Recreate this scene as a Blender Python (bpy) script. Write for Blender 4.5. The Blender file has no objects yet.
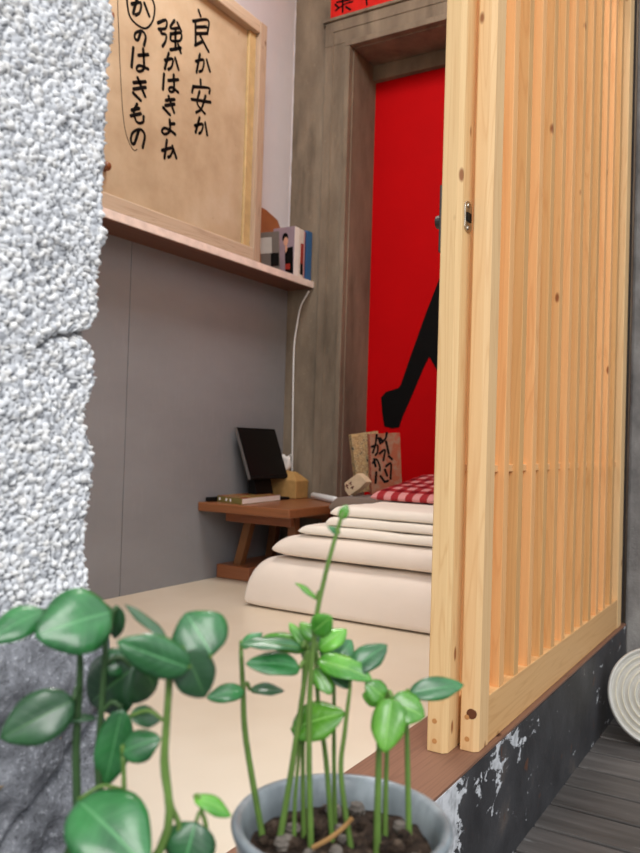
import bpy, math, random
from mathutils import Vector, Matrix, noise
random.seed(7)
SC = bpy.context.scene
COL = SC.collection
# ------------------------------------------------------------------ camera geometry
M = Matrix(((0.8519, -0.0151, 0.5234), (0.5225, -0.0327, -0.8521), (0.0300, 0.9994, -0.0200)))
def orth(m):
    a = Vector(m.col[0]).normalized(); b = Vector(m.col[1]); b = (b - a*a.dot(b)).normalized(); c = a.cross(b)
    return Matrix((a, b, c)).transposed()
M = orth(M)
CAM = Vector((0, 0, .77)); F = 797.0
def ray(u, v): return M @ Vector(((u-320)/F, -(v-426.5)/F, -1))
def at(u, v, X=None, Y=None, Z=None, D=None):
    """point of the place that the photograph shows at (u, v), on a plane of the building or D metres away"""
    d = ray(u, v)
    if X is not None: t = (X-CAM.x)/d.x
    elif Y is not None: t = (Y-CAM.y)/d.y
    elif Z is not None: t = (Z-CAM.z)/d.z
    else: t = D
    return CAM + d*t
def on_plane(u, v, p, n):
    d = ray(u, v); return CAM + d*((Vector(p)-CAM).dot(n)/d.dot(n))
P = .27                                             # top of the raised platform
XD = -.452; XP = -.444; XW = -1.83; YB = 2.695      # door face, plinth face, left wall, back wall

# ------------------------------------------------------------------ materials
MATS = {}
class NT:
    def __init__(s, name):
        s.m = bpy.data.materials.new(name); s.m.use_nodes = True
        s.t = s.m.node_tree; s.n = s.t.nodes; s.b = s.n['Principled BSDF']; MATS[name] = s.m
    def add(s, ty, **k):
        n = s.n.new(ty)
        for a, v in k.items():
            if a in ('operation', 'blend_type', 'data_type', 'wave_type', 'bands_direction', 'feature', 'distance', 'attribute_name', 'interpolation_type', 'clamp_result', 'noise_dimensions', 'bands_direction'): setattr(n, a, v)
            else: n.inputs[a].default_value = v
        return n
    def ln(s, a, b): s.t.links.new(a, b)
    def coords(s, scale=(1,1,1), rnd=0.0):
        tc = s.add('ShaderNodeTexCoord'); mp = s.add('ShaderNodeMapping'); mp.inputs['Scale'].default_value = scale
        s.ln(tc.outputs['Object'], mp.inputs['Vector'])
        if rnd:
            at_ = s.add('ShaderNodeAttribute', attribute_name='rnd'); ml = s.add('ShaderNodeMath', operation='MULTIPLY'); ml.inputs[1].default_value = rnd
            s.ln(at_.outputs['Fac'], ml.inputs[0]); cb = s.add('ShaderNodeCombineXYZ')
            for i in range(3): s.ln(ml.outputs[0], cb.inputs[i])
            s.ln(cb.outputs[0], mp.inputs['Location']); s.rn = at_.outputs['Fac']
        return mp.outputs['Vector']
    def noise(s, vec, scale, detail=5, rough=.55, dist=0):
        n = s.add('ShaderNodeTexNoise', Scale=scale, Detail=detail, Roughness=rough, Distortion=dist); s.ln(vec, n.inputs['Vector']); return n.outputs['Fac']
    def ramp(s, fac, stops):
        r = s.add('ShaderNodeValToRGB'); e = r.color_ramp.elements
        while len(e) > 1: e.remove(e[-1])
        e[0].position = stops[0][0]; e[0].color = (*stops[0][1], 1)
        for p, c in stops[1:]: x = e.new(p); x.color = (*c, 1)
        s.ln(fac, r.inputs['Fac']); return r.outputs['Color']
    def mix(s, a, b, fac, mode='MIX'):
        m = s.add('ShaderNodeMix', data_type='RGBA', blend_type=mode)
        for sock, v in ((m.inputs[0], fac), (m.inputs[6], a), (m.inputs[7], b)):
            if hasattr(v, 'links'): s.ln(v, sock)
            elif isinstance(v, (int, float)): sock.default_value = v
            else: sock.default_value = (*v, 1)
        return m.outputs[2]
    def math(s, op, a, b=0.0):
        m = s.add('ShaderNodeMath', operation=op)
        for i, v in enumerate((a, b)):
            if hasattr(v, 'links'): s.ln(v, m.inputs[i])
            else: m.inputs[i].default_value = v
        return m.outputs[0]
    def bump(s, fac, strength=.3, dist=.002):
        b = s.add('ShaderNodeBump', Strength=strength, Distance=dist); s.ln(fac, b.inputs['Height']); s.ln(b.outputs[0], s.b.inputs['Normal'])
    def base(s, c, rough=.6, spec=.5, metal=0):
        if hasattr(c, 'links'): s.ln(c, s.b.inputs['Base Color'])
        else: s.b.inputs['Base Color'].default_value = (*c, 1)
        if hasattr(rough, 'links'): s.ln(rough, s.b.inputs['Roughness'])
        else: s.b.inputs['Roughness'].default_value = rough
        s.b.inputs['Specular IOR Level'].default_value = spec; s.b.inputs['Metallic'].default_value = metal

def srgb(r, g, b):
    f = lambda c: ((c/255+.055)/1.055)**2.4 if c > 10 else c/255/12.92
    return (f(r), f(g), f(b))

def plain(name, c, rough=.6, spec=.4, metal=0, var=.12, scale=30, bump=0, bscale=200):
    t = NT(name); v = t.coords(rnd=0); n = t.noise(v, scale)
    lo = tuple(x*(1-var) for x in c); hi = tuple(min(1, x*(1+var)) for x in c)
    t.base(t.ramp(n, [(.3, lo), (.7, hi)]), rough, spec, metal)
    if bump: t.bump(t.noise(v, bscale, 3), bump, .001)
    return t.m

def wood(name, light, dark, axis=2, grain=1.0, knots=True, rough=.5, spec=.35, vary=.18):
    t = NT(name)
    st = [22, 22, 22]; st[axis] = 1.1
    v = t.coords(tuple(st), rnd=17.0); rn = t.rn
    ring = t.noise(v, 1.1*grain, 2, .5, .6)
    w = t.math('FRACT', t.math('MULTIPLY', ring, 9.0))
    w = t.math('ABSOLUTE', t.math('SUBTRACT', w, .5)); w = t.math('MULTIPLY', w, 2.0)
    st2 = [260, 260, 260]; st2[axis] = 5
    v2 = t.coords(tuple(st2)); fine = t.noise(v2, 1.0, 4)
    md = tuple((a*.62+b*.38) for a, b in zip(light, dark))
    c = t.ramp(w, [(0, md), (.35, light), (1, light)])
    c = t.mix(c, dark, t.math('MULTIPLY', t.math('SUBTRACT', fine, .42), .8))
    st3 = [3, 3, 3]; st3[axis] = .5
    big = t.noise(t.coords(tuple(st3), rnd=9.0), 1.2, 2)
    c = t.mix(c, md, t.math('MULTIPLY', big, .5))
    hs = t.add('ShaderNodeHueSaturation'); t.ln(c, hs.inputs['Color'])
    t.ln(t.math('ADD', t.math('MULTIPLY', rn, vary), 1-vary/2), hs.inputs['Value'])
    t.ln(t.math('ADD', t.math('MULTIPLY', rn, -.007), .5035), hs.inputs['Hue'])
    c = hs.outputs[0]
    if knots:
        st4 = [14, 14, 14]; st4[axis] = 6
        vo = t.add('ShaderNodeTexVoronoi', Scale=1.0); t.ln(t.coords(tuple(st4), rnd=31.0), vo.inputs['Vector'])
        kn = t.ramp(vo.outputs['Distance'], [(.05, (.9, .9, .9)), (.085, (0, 0, 0))])
        c = t.mix(c, tuple(x*y for x, y in zip(dark, (.42, .26, .16))), kn)
    t.base(c, rough, spec); t.bump(fine, .12, .0006)
    return t.m

pine = wood('pine', srgb(238, 200, 146), srgb(206, 148, 90), vary=.12)
pine_warm = wood('pine_slats', srgb(232, 180, 118), srgb(198, 130, 68), vary=.28)
pine_x = wood('pine_rail', srgb(232, 184, 126), srgb(200, 138, 80), axis=1)
walnut = wood('table_wood', srgb(148, 92, 56), srgb(98, 56, 32), axis=0, knots=False, rough=.33, spec=.5)
legwood = wood('leg_wood', srgb(128, 84, 52), srgb(88, 52, 30), axis=2, knots=False, rough=.45)
sillwood = wood('sill_wood', srgb(140, 102, 80), srgb(92, 62, 48), axis=1, knots=True, rough=.55, spec=.35, vary=.05)
shelfwood = wood('shelf_wood', srgb(116, 80, 64), srgb(80, 52, 40), axis=1, knots=False, rough=.6)
gapshade = plain('gap_shade', srgb(48, 38, 32), .7)

def concrete(name, c1, c2, c3, scale=6, stretch=(1,1,.35), bump=.35):
    t = NT(name); v = t.coords(stretch)
    n1 = t.noise(v, scale, 7, .62); n2 = t.noise(t.coords(), scale*14, 5, .6); n3 = t.noise(t.coords((1,1,.18)), scale*2.2, 4, .6)
    c = t.ramp(n1, [(.3, c1), (.52, c2), (.72, c3)])
    c = t.mix(c, tuple(x*.5 for x in c1), t.ramp(n3, [(.56, (0,0,0)), (.75, (.55,.55,.55))]))
    c = t.mix(c, tuple(min(1, x*1.5) for x in c3), t.ramp(n2, [(.62, (0,0,0)), (.78, (.35,.35,.35))]))
    t.base(c, .88, .25); t.bump(n2, bump, .003); return t.m
conc = concrete('aged_concrete', srgb(98, 87, 74), srgb(126, 113, 97), srgb(148, 134, 115))
conc_grey = concrete('grey_render', srgb(104, 100, 97), srgb(148, 143, 138), srgb(182, 177, 170), 9, (1,1,.6), .8)

def wallpaint(name, c, var, streak):
    t = NT(name); v = t.coords((1,.4,1)); a = t.noise(v, 3.2, 6, .6); b = t.noise(t.coords((1,6,1)), 14, 4)
    lo = tuple(x*(1-var) for x in c); hi = tuple(x*(1+var) for x in c)
    col = t.ramp(a, [(.3, lo), (.7, hi)])
    col = t.mix(col, tuple(x*1.18 for x in c), t.ramp(b, [(.55, (0,0,0)), (.8, (streak,)*3)]))
    t.base(col, .75, .3); t.bump(t.noise(t.coords(), 120, 4), .15, .001); return t.m
greywall = wallpaint('grey_plaster', srgb(138, 139, 142), .12, .35)
whitewall = wallpaint('pale_plaster', srgb(206, 204, 210), .05, .2)
ceilmat = plain('ceiling_plaster', srgb(192, 192, 194), .9)

t = NT('pebbledash')
a1 = t.add('ShaderNodeAttribute', attribute_name='rnd'); a2 = t.add('ShaderNodeAttribute', attribute_name='gap')
c = t.ramp(a1.outputs['Fac'], [(0, srgb(178, 180, 184)), (.2, srgb(222, 223, 225)), (.55, srgb(242, 242, 242)), (.9, srgb(232, 229, 224)), (1, srgb(204, 206, 210))])
c = t.mix(c, srgb(84, 86, 92), t.ramp(a2.outputs['Fac'], [(.4, (0,0,0)), (.85, (.9,)*3)]))
t.base(c, .6, .35); t.bump(t.noise(t.coords(), 900, 3), .3, .0006); pebble = t.m

t = NT('rough_stone'); n = t.noise(t.coords((1,1,1)), 28, 8, .7); n2 = t.noise(t.coords(), 210, 5, .7)
c = t.ramp(n, [(.3, srgb(92, 93, 96)), (.5, srgb(132, 133, 138)), (.72, srgb(172, 173, 178))])
c = t.mix(c, srgb(215, 216, 220), t.ramp(n2, [(.56, (0,0,0)), (.68, (.7,)*3)])); c = t.mix(c, srgb(60, 60, 62), t.ramp(n2, [(.32, (.7,)*3), (.44, (0,0,0))]))
t.base(c, .7, .4); t.bump(n2, 1.0, .004); stone = t.m

t = NT('beige_mat'); n = t.noise(t.coords(), 3, 3); n2 = t.noise(t.coords(), 300, 2)
t.base(t.ramp(n, [(.35, srgb(214, 198, 174)), (.65, srgb(224, 210, 188))]), .34, .5); t.bump(n2, .06, .0005); matting = t.m

# plinth: black paint flaking off a white undercoat
t = NT('flaking_black_paint')
v = t.coords((1, 1, 1)); n1 = t.noise(t.coords((1, 1.0, 1.9)), 17, 7, .66, .5); tc = t.add('ShaderNodeTexCoord'); sx = t.add('ShaderNodeSeparateXYZ'); t.ln(tc.outputs['Object'], sx.inputs[0])
y = sx.outputs['Y']; z = sx.outputs['Z']
near = t.ramp(y, [(0.0, (.08,)*3), (.5, (.1,)*3), (1, (0,)*3)])
g1 = t.math('SUBTRACT', 1.0, t.math('MIN' if 0 else 'MINIMUM', t.math('DIVIDE', t.math('ABSOLUTE', t.math('SUBTRACT', y, 1.10)), .10), 1.0))
g2 = t.math('SUBTRACT', 1.0, t.math('MINIMUM', t.math('DIVIDE', t.math('ABSOLUTE', t.math('SUBTRACT', y, 1.36)), .20), 1.0))
g2 = t.math('MULTIPLY', g2, t.math('MINIMUM', t.math('MAXIMUM', t.math('MULTIPLY', t.math('SUBTRACT', z, .13), 9.0), 0.0), 1.0))
s_ = t.math('ADD', n1, t.math('ADD', t.math('MULTIPLY', g1, .46), t.math('MULTIPLY', g2, .17)))
fl = t.ramp(s_, [(.655, (0,0,0)), (.668, (1,1,1))])
n4 = t.noise(v, 7, 5, .6)
blk = t.ramp(n4, [(.35, srgb(44, 44, 46)), (.6, srgb(66, 66, 68)), (.75, srgb(96, 88, 82))])
wht = t.ramp(t.noise(v, 60, 3), [(.3, srgb(170, 172, 174)), (.6, srgb(222, 224, 226))])
rust = t.ramp(t.noise(t.coords((1,1,.8)), 26, 4), [(.66, (0,0,0)), (.72, (.8,)*3)])
blk = t.mix(blk, srgb(104, 66, 46), rust)
t.base(t.mix(blk, wht, fl), .55, .4); t.bump(t.math('ADD', t.math('MULTIPLY', s_, 1.0), t.math('MULTIPLY', t.noise(v, 80, 3), .2)), .5, .003); plinthm = t.m

t = NT('deck_boards'); v = t.coords((2.2, 34, 34), rnd=13.0); n = t.noise(v, 1.2, 6, .65); n2 = t.noise(t.coords((6, 20, 20), rnd=5.0), 2, 5)
c = t.ramp(n, [(.28, srgb(74, 69, 65)), (.5, srgb(94, 89, 85)), (.75, srgb(118, 112, 108))])
hs = t.add('ShaderNodeHueSaturation'); t.ln(c, hs.inputs['Color']); t.ln(t.math('ADD', t.math('MULTIPLY', t.rn, .5), .72), hs.inputs['Value'])
c = t.mix(hs.outputs[0], srgb(150, 148, 146), t.ramp(n2, [(.66, (0,0,0)), (.72, (.4,)*3)]))
t.base(c, .5, .5); t.bump(n, .5, .002); deckm = t.m

def fabric(name, c, c2=None, weave=700):
    t = NT(name); n = t.noise(t.coords(), 5, 4); n2 = t.noise(t.coords((1, 1, 1)), weave, 2)
    c2 = c2 or tuple(x*.93 for x in c)
    t.base(t.ramp(n, [(.35, c2), (.65, c)]), .92, .1); t.bump(n2, .25, .0008)
    t.b.inputs['Sheen Weight'].default_value = .2
    return t.m
cream = fabric('cream_cotton', srgb(240, 226, 211)); cream2 = fabric('white_cotton', srgb(243, 233, 218)); greycloth = fabric('taupe_cloth', srgb(120, 104, 92))

t = NT('red_gingham'); tc = t.add('ShaderNodeTexCoord'); sx = t.add('ShaderNodeSeparateXYZ'); t.ln(tc.outputs['Object'], sx.inputs[0])
def stripe(o, f):
    a = t.math('FRACT', t.math('MULTIPLY', o, f)); return t.math('GREATER_THAN', a, .5)
k = t.math('MULTIPLY', t.math('ADD', stripe(sx.outputs[0], 20.0), stripe(sx.outputs[1], 15.0)), .5)
t.base(t.ramp(k, [(.1, srgb(206, 140, 138)), (.5, srgb(156, 46, 50)), (.9, srgb(112, 12, 22))]), .9, .1); gingham = t.m

redm = plain('red_paint', srgb(184, 0, 6), .7, .1, var=.05, scale=4)
redpaper = plain('red_paper', srgb(206, 24, 14), .7, .3, var=.1)
ink = plain('black_ink', srgb(9, 8, 8), .65, .12)
boardm = None
t = NT('aged_board'); n = t.noise(t.coords(), 5, 6, .6); n2 = t.noise(t.coords(), 26, 4)
c = t.ramp(n, [(.3, srgb(168, 146, 118)), (.55, srgb(188, 168, 140)), (.75, srgb(200, 184, 160))])
c = t.mix(c, srgb(120, 84, 48), t.ramp(n2, [(.70, (0,0,0)), (.78, (.6,)*3)])); t.base(c, .6, .3); boardm = t.m
framem = wood('board_frame', srgb(190, 168, 146), srgb(116, 82, 60), axis=2, knots=True, rough=.65, vary=.1)
framem_y = wood('board_frame_rail', srgb(198, 180, 156), srgb(130, 100, 76), axis=1, knots=True, rough=.65, vary=.1)
peg = plain('brown_peg', srgb(120, 70, 40), .4)
whitep = plain('white_plastic', srgb(228, 228, 226), .35, .5, var=.02)
paper = plain('white_paper', srgb(236, 230, 224), .8, .2, var=.04)
blackp = plain('black_plastic', srgb(7, 7, 8), .35, .3, var=.02)
blackm = plain('black_matte', srgb(13, 12, 12), .6, .2, var=.05)
steel = plain('steel', srgb(190, 186, 178), .28, .5, metal=1)
darksteel = plain('dark_steel', srgb(74, 70, 66), .4, .5, metal=.9)
kraft = plain('kraft_paper', srgb(176, 138, 84), .75, .2, var=.12, scale=40)
ceram = plain('glazed_tray', srgb(206, 202, 192), .35, .5, var=.08, scale=20)
cream_rib = plain('tray_ridge', srgb(214, 206, 184), .4, .5, var=.08, scale=40)
t = NT('grey_ceramic'); n = t.noise(t.coords((1,1,.4)), 30, 5)
t.base(t.ramp(n, [(.3, srgb(88, 96, 100)), (.55, srgb(138, 146, 150)), (.75, srgb(188, 196, 202))]), .3, .6); t.bump(n, .1, .002); potm = t.m
t = NT('potting_soil'); n = t.noise(t.coords(), 160, 6, .7)
t.base(t.ramp(n, [(.35, srgb(30, 24, 20)), (.55, srgb(66, 52, 42)), (.75, srgb(120, 104, 88))]), .9, .2); t.bump(n, 1, .004); soilm = t.m
gravel = plain('soil_pebble', srgb(112, 104, 96), .8, .3, var=.3, scale=90)

def leafmat(name, c1, c2, vein, tr=.3, rough=.3):
    t = NT(name); uv = t.add('ShaderNodeUVMap'); sp = t.add('ShaderNodeSeparateXYZ'); t.ln(uv.outputs[0], sp.inputs[0])
    ax = t.math('ABSOLUTE', t.math('SUBTRACT', sp.outputs[1], .5))
    mid = t.ramp(ax, [(.012, (1,1,1)), (.035, (0,0,0))])
    sv = t.math('FRACT', t.math('MULTIPLY', t.math('SUBTRACT', sp.outputs[0], t.math('MULTIPLY', ax, .45)), 7.0))
    sv = t.math('ABSOLUTE', t.math('SUBTRACT', sv, .5)); side = t.ramp(sv, [(.02, (.22,)*3), (.09, (0,0,0))])
    n = t.noise(t.coords(), 34, 3)
    c = t.ramp(n, [(.36, c1), (.64, c2)])
    at_ = t.add('ShaderNodeAttribute', attribute_name='rnd'); hs = t.add('ShaderNodeHueSaturation'); t.ln(c, hs.inputs['Color']); t.ln(t.math('ADD', t.math('MULTIPLY', at_.outputs['Fac'], .5), .75), hs.inputs['Value'])
    c = t.mix(hs.outputs[0], vein, side); c = t.mix(c, vein, mid)
    t.base(c, rough, .6); t.b.inputs['Coat Weight'].default_value = .8; t.b.inputs['Coat Roughness'].default_value = .22; t.bump(t.math('ADD', t.math('MULTIPLY', side, -1), t.math('MULTIPLY', mid, -1.5)), .35, .0008)
    tl = t.add('ShaderNodeBsdfTranslucent'); hs2 = t.add('ShaderNodeHueSaturation', Value=1.6, Saturation=1.15); t.ln(c, hs2.inputs['Color']); t.ln(hs2.outputs[0], tl.inputs['Color'])
    mx = t.add('ShaderNodeMixShader'); mx.inputs[0].default_value = tr
    t.ln(t.b.outputs[0], mx.inputs[1]); t.ln(tl.outputs[0], mx.inputs[2]); t.ln(mx.outputs[0], t.n['Material Output'].inputs['Surface'])
    return t.m
leaf_bright = leafmat('fresh_leaf', srgb(66, 142, 36), srgb(122, 192, 62), srgb(150, 206, 100), .3, .27)
leaf_deep = leafmat('deep_leaf', srgb(32, 98, 48), srgb(66, 144, 78), srgb(96, 168, 104), .3, .3)
leaf_dark = leafmat('dark_leaf', srgb(30, 76, 40), srgb(44, 96, 50), srgb(70, 120, 66), .2, .4)
stemm = plain('green_stem', srgb(98, 128, 58), .5, .4, var=.2, scale=60)
stemdark = plain('dark_stem', srgb(56, 84, 46), .5, .4, var=.2, scale=60)

# ------------------------------------------------------------------ mesh builder
class MB:
    def __init__(s): s.v = []; s.f = []; s.r = []; s.mi = []; s.uv = {}
    def quadset(s, vs, fs, mi=0, r=None, mat=None):
        o = len(s.v); r = random.random() if r is None else r
        for p in vs: s.v.append(tuple(mat @ Vector(p)) if mat else tuple(p)); s.r.append(r)
        for f in fs: s.f.append([i+o for i in f]); s.mi.append(mi)
        return o
    def box(s, x0, x1, y0, y1, z0, z1, mi=0, mat=None, r=None):
        vs = [(x, y, z) for z in (z0, z1) for (x, y) in ((x0,y0),(x1,y0),(x1,y1),(x0,y1))]
        s.quadset(vs, [(3,2,1,0),(4,5,6,7),(0,1,5,4),(1,2,6,5),(2,3,7,6),(3,0,4,7)], mi, r, mat)
    def tube(s, pts, rad, seg=10, mi=0, cap=True):
        pts = [Vector(p) for p in pts]; n = len(pts); rad = rad if hasattr(rad, '__len__') else [rad]*n
        vs = []; prev = None
        for i, p in enumerate(pts):
            d = (pts[min(i+1, n-1)]-pts[max(i-1, 0)]).normalized()
            a = prev if prev is not None else (Vector((0,0,1)) if abs(d.z) < .9 else Vector((1,0,0)))
            a = (a - d*a.dot(d)).normalized(); prev = a; b = d.cross(a)
            for k in range(seg):
                q = 2*math.pi*k/seg; vs.append(p + (a*math.cos(q)+b*math.sin(q))*rad[i])
        fs = [(i*seg+k, i*seg+(k+1) % seg, (i+1)*seg+(k+1) % seg, (i+1)*seg+k) for i in range(n-1) for k in range(seg)]
        if cap: fs += [tuple(reversed(range(seg))), tuple(range((n-1)*seg, n*seg))]
        s.quadset(vs, fs, mi)
    def lathe(s, prof, seg=48, mi=0, mat=None):
        vs = [(r*math.cos(2*math.pi*k/seg), r*math.sin(2*math.pi*k/seg), z) for r, z in prof for k in range(seg)]
        fs = [(i*seg+k, i*seg+(k+1) % seg, (i+1)*seg+(k+1) % seg, (i+1)*seg+k) for i in range(len(prof)-1) for k in range(seg)]
        s.quadset(vs, fs, mi, None, mat)
    def prism(s, poly, d, mi=0):
        """closed outline of 3-D points pushed along d"""
        n = len(poly); d = Vector(d); vs = [Vector(p) for p in poly] + [Vector(p)+d for p in poly]
        s.quadset(vs, [tuple(reversed(range(n))), tuple(range(n, 2*n))] + [(i, (i+1) % n, n+(i+1) % n, n+i) for i in range(n)], mi)
    def build(s, name, mats, parent=None, bevel=0, smooth=False, sub=0, solid=0, auto=False):
        me = bpy.data.meshes.new(name); 
        org = parent['_o'] if parent is not None and '_o' in parent else (0, 0, 0)
        org = Vector(org)
        me.from_pydata([tuple(Vector(p)-org) for p in s.v], [], s.f)
        mats = mats if isinstance(mats, (list, tuple)) else [mats]
        for m in mats: me.materials.append(m)
        me.polygons.foreach_set('material_index', s.mi)
        a = me.attributes.new('rnd', 'FLOAT', 'POINT'); a.data.foreach_set('value', s.r)
        me.validate(); me.update()
        import bmesh
        bm = bmesh.new(); bm.from_mesh(me); bmesh.ops.recalc_face_normals(bm, faces=bm.faces); bm.to_mesh(me); bm.free()
        if smooth: me.polygons.foreach_set('use_smooth', [True]*len(me.polygons))
        o = bpy.data.objects.new(name, me); COL.objects.link(o)
        if parent is not None: o.parent = parent; ORG[o.name] = org
        if solid: q = o.modifiers.new('s', 'SOLIDIFY'); q.thickness = solid
        if bevel:
            q = o.modifiers.new('b', 'BEVEL'); q.width = bevel; q.segments = 2; q.limit_method = 'ANGLE'; q.angle_limit = .6
        if sub: q = o.modifiers.new('u', 'SUBSURF'); q.levels = q.render_levels = sub
        o['_o'] = tuple(org)
        return o
ORG = {}
def thing(name, loc, label, cat, group=None):
    o = bpy.data.objects.new(name, None); COL.objects.link(o); o.location = loc; o['_o'] = tuple(loc)
    o.empty_display_size = .05
    return tag(o, label, cat, group)
def tag(o, label, cat, group=None):
    o['label'] = label; o['category'] = cat
    if group: o['group'] = group
    return o
def struct(o): o['kind'] = 'structure'; return o
def rotz(a, c): c = Vector(c); return Matrix.Translation(c) @ Matrix.Rotation(a, 4, 'Z')

def smoothline(pts, k=5):
    pts = [Vector(p) for p in pts]
    if len(pts) < 3: return pts
    out = []
    q = [pts[0]*2-pts[1]] + pts + [pts[-1]*2-pts[-2]]
    for i in range(1, len(q)-2):
        for j in range(k):
            t = j/k; a, b, c, d = q[i-1], q[i], q[i+1], q[i+2]
            out.append(.5*((2*b)+(-a+c)*t+(2*a-5*b+4*c-d)*t*t+(-a+3*b-3*c+d)*t**3))
    out.append(pts[-1]); return out
def brush(mb, line, n, w, lift=.0008, smooth=True):
    """a painted stroke lying on a surface of normal n"""
    n = Vector(n).normalized(); p = smoothline(line) if smooth else [Vector(x) for x in line]
    p = [x + n*lift for x in p]; vs = []; N = len(p)
    for i, x in enumerate(p):
        d = (p[min(i+1, N-1)]-p[max(i-1, 0)])
        if d.length < 1e-7: d = Vector((0,0,1))
        s = n.cross(d.normalized()); ww = w*(.5 if N < 3 else .5*(1.05-.25*math.sin(3*i/N)))
        vs += [x+s*ww, x-s*ww]
    mb.quadset(vs, [(2*i, 2*i+1, 2*i+3, 2*i+2) for i in range(N-1)])
    a = n.orthogonal().normalized(); b = n.cross(a)
    for c in (p[0], p[-1]):
        mb.quadset([c+(a*math.cos(k*math.pi/5)+b*math.sin(k*math.pi/5))*w*.5+n*.0002 for k in range(10)], [tuple(range(10))])

# ------------------------------------------------------------------ the setting
# deck
mb = MB(); y = -1.2
while y < 2.62:
    mb.box(-.60, 1.6, y+.005, y+.110, 0, .04); y += .115
struct(mb.build('floor', deckm, bevel=.003))
mb = MB(); mb.box(-2.0, 1.6, -1.2, 2.7, -.06, -.002); struct(mb.build('floor', blackm))
# platform with its covering and its wooden edge
mb = MB(); mb.box(-1.83, -.594, .36, 2.695, 0, P); struct(mb.build('floor', matting, bevel=.002))
mb = MB(); mb.box(-.594, XP-.001, .425, 2.46, P-.005, P+.0005); struct(mb.build('trim_1', sillwood, bevel=.001))
mb = MB(); mb.box(-.594, XP, .425, 2.46, .0, P-.0052); struct(mb.build('trim_2', plinthm))
# left wall: grey below the shelf, pale above
mb = MB(); mb.box(XW-.1, XW, .36, 1.812, 0, 1.392); mb.box(XW-.1, XW, 1.815, 2.75, 0, 1.392); mb.box(XW-.1, XW, .36, 2.70, 1.392, 2.9, 1)
struct(mb.build('wall_left', [greywall, whitewall]))
# ragged plaster edge where the pale wall meets the concrete
mb = MB(); ln = [(XW-.003+.003*noise.noise((0, 0, z*30)), YB-.004, 1.42+z) for z in [i*.03 for i in range(46)]]
mb.tube(ln, [.006+.003*noise.noise((3, z*1.7, 0)) for z in range(46)], 6); struct(mb.build('trim_3', whitewall, smooth=True))
# back wall with the door opening
XJ = -1.55; ZL = 2.322
mb = MB()
mb.box(XW-.02, XJ, YB, 3.0, 0, 2.9); mb.box(XJ, -.47, YB, 3.0, ZL, 2.9); mb.box(-.62, -.47, YB, 3.0, 0, ZL)
mb.box(-1.676, XJ-.026, YB-.016, YB+.01, .27, ZL+.026); mb.box(-1.676, -.47, YB-.016, YB+.01, ZL+.0262, 2.445)
mb.box(-1.574, XJ-.003, YB-.030, YB+.01, .27, ZL+.003); mb.box(-1.574, -.47, YB-.030, YB+.01, ZL+.0032, ZL+.026)
mb.box(-1.684, -.47, YB-.026, YB+.01, 2.4452, 2.458)
mb.box(-1.640, -1.634, YB-.020, YB, .27, 2.40); mb.box(-1.640, -.47, YB-.020, YB, 2.4002, 2.406)
struct(mb.build('wall_back', conc, bevel=.004))
mb = MB(); mb.box(-1.62, -.5, 2.885, 2.93, .2, 2.262)
dr = struct(mb.build('door_1', redm, bevel=.002))
mb = MB(); mb.box(-1.56, -.5, 2.86, 2.92, 2.262, 2.33); struct(mb.build('trim_4', conc))
# great black brush stroke on the red door
YD = 2.885; n = (0, -1, 0)
def q(u, v): return at(360+u/5.02, 270+v/5.02, Y=YD-.001)
mb = MB()
poly = [q(400, 40), q(330, 220), q(255, 430), q(205, 575), q(195, 592), q(130, 612), q(106, 640), q(112, 720), q(122, 785), q(160, 795), q(196, 790), q(215, 735), q(270, 610), q(320, 490), q(348, 435), q(385, 500), q(440, 600), q(520, 690), q(545, 560), q(470, 400), q(440, 200), q(440, 40)]
mb.prism(poly, (0, -.0012, 0)); w = mb.build('painted_character', ink, dr)
mb = MB(); mb.box(-1.95, -.47, .36, 3.0, 2.9, 2.98); struct(mb.build('ceiling', ceilmat))
# courtyard wall beside the sliding doors
mb = MB(); mb.box(-.458, 1.6, 2.50, 2.75, .0, 3.0); struct(mb.build('wall_right', conc_grey, bevel=.01))
mb = MB(); mb.box(-.53, -.4605, 2.425, 2.50, P, 2.9); struct(mb.build('trim_5', gapshade, bevel=.003))  # dark filler stands in for the shaded gap between door and wall
mb = MB(); mb.box(-.55, XP, .36, 2.50, 2.17, 2.9); struct(mb.build('wall_front', pine_x, bevel=.003))

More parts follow.
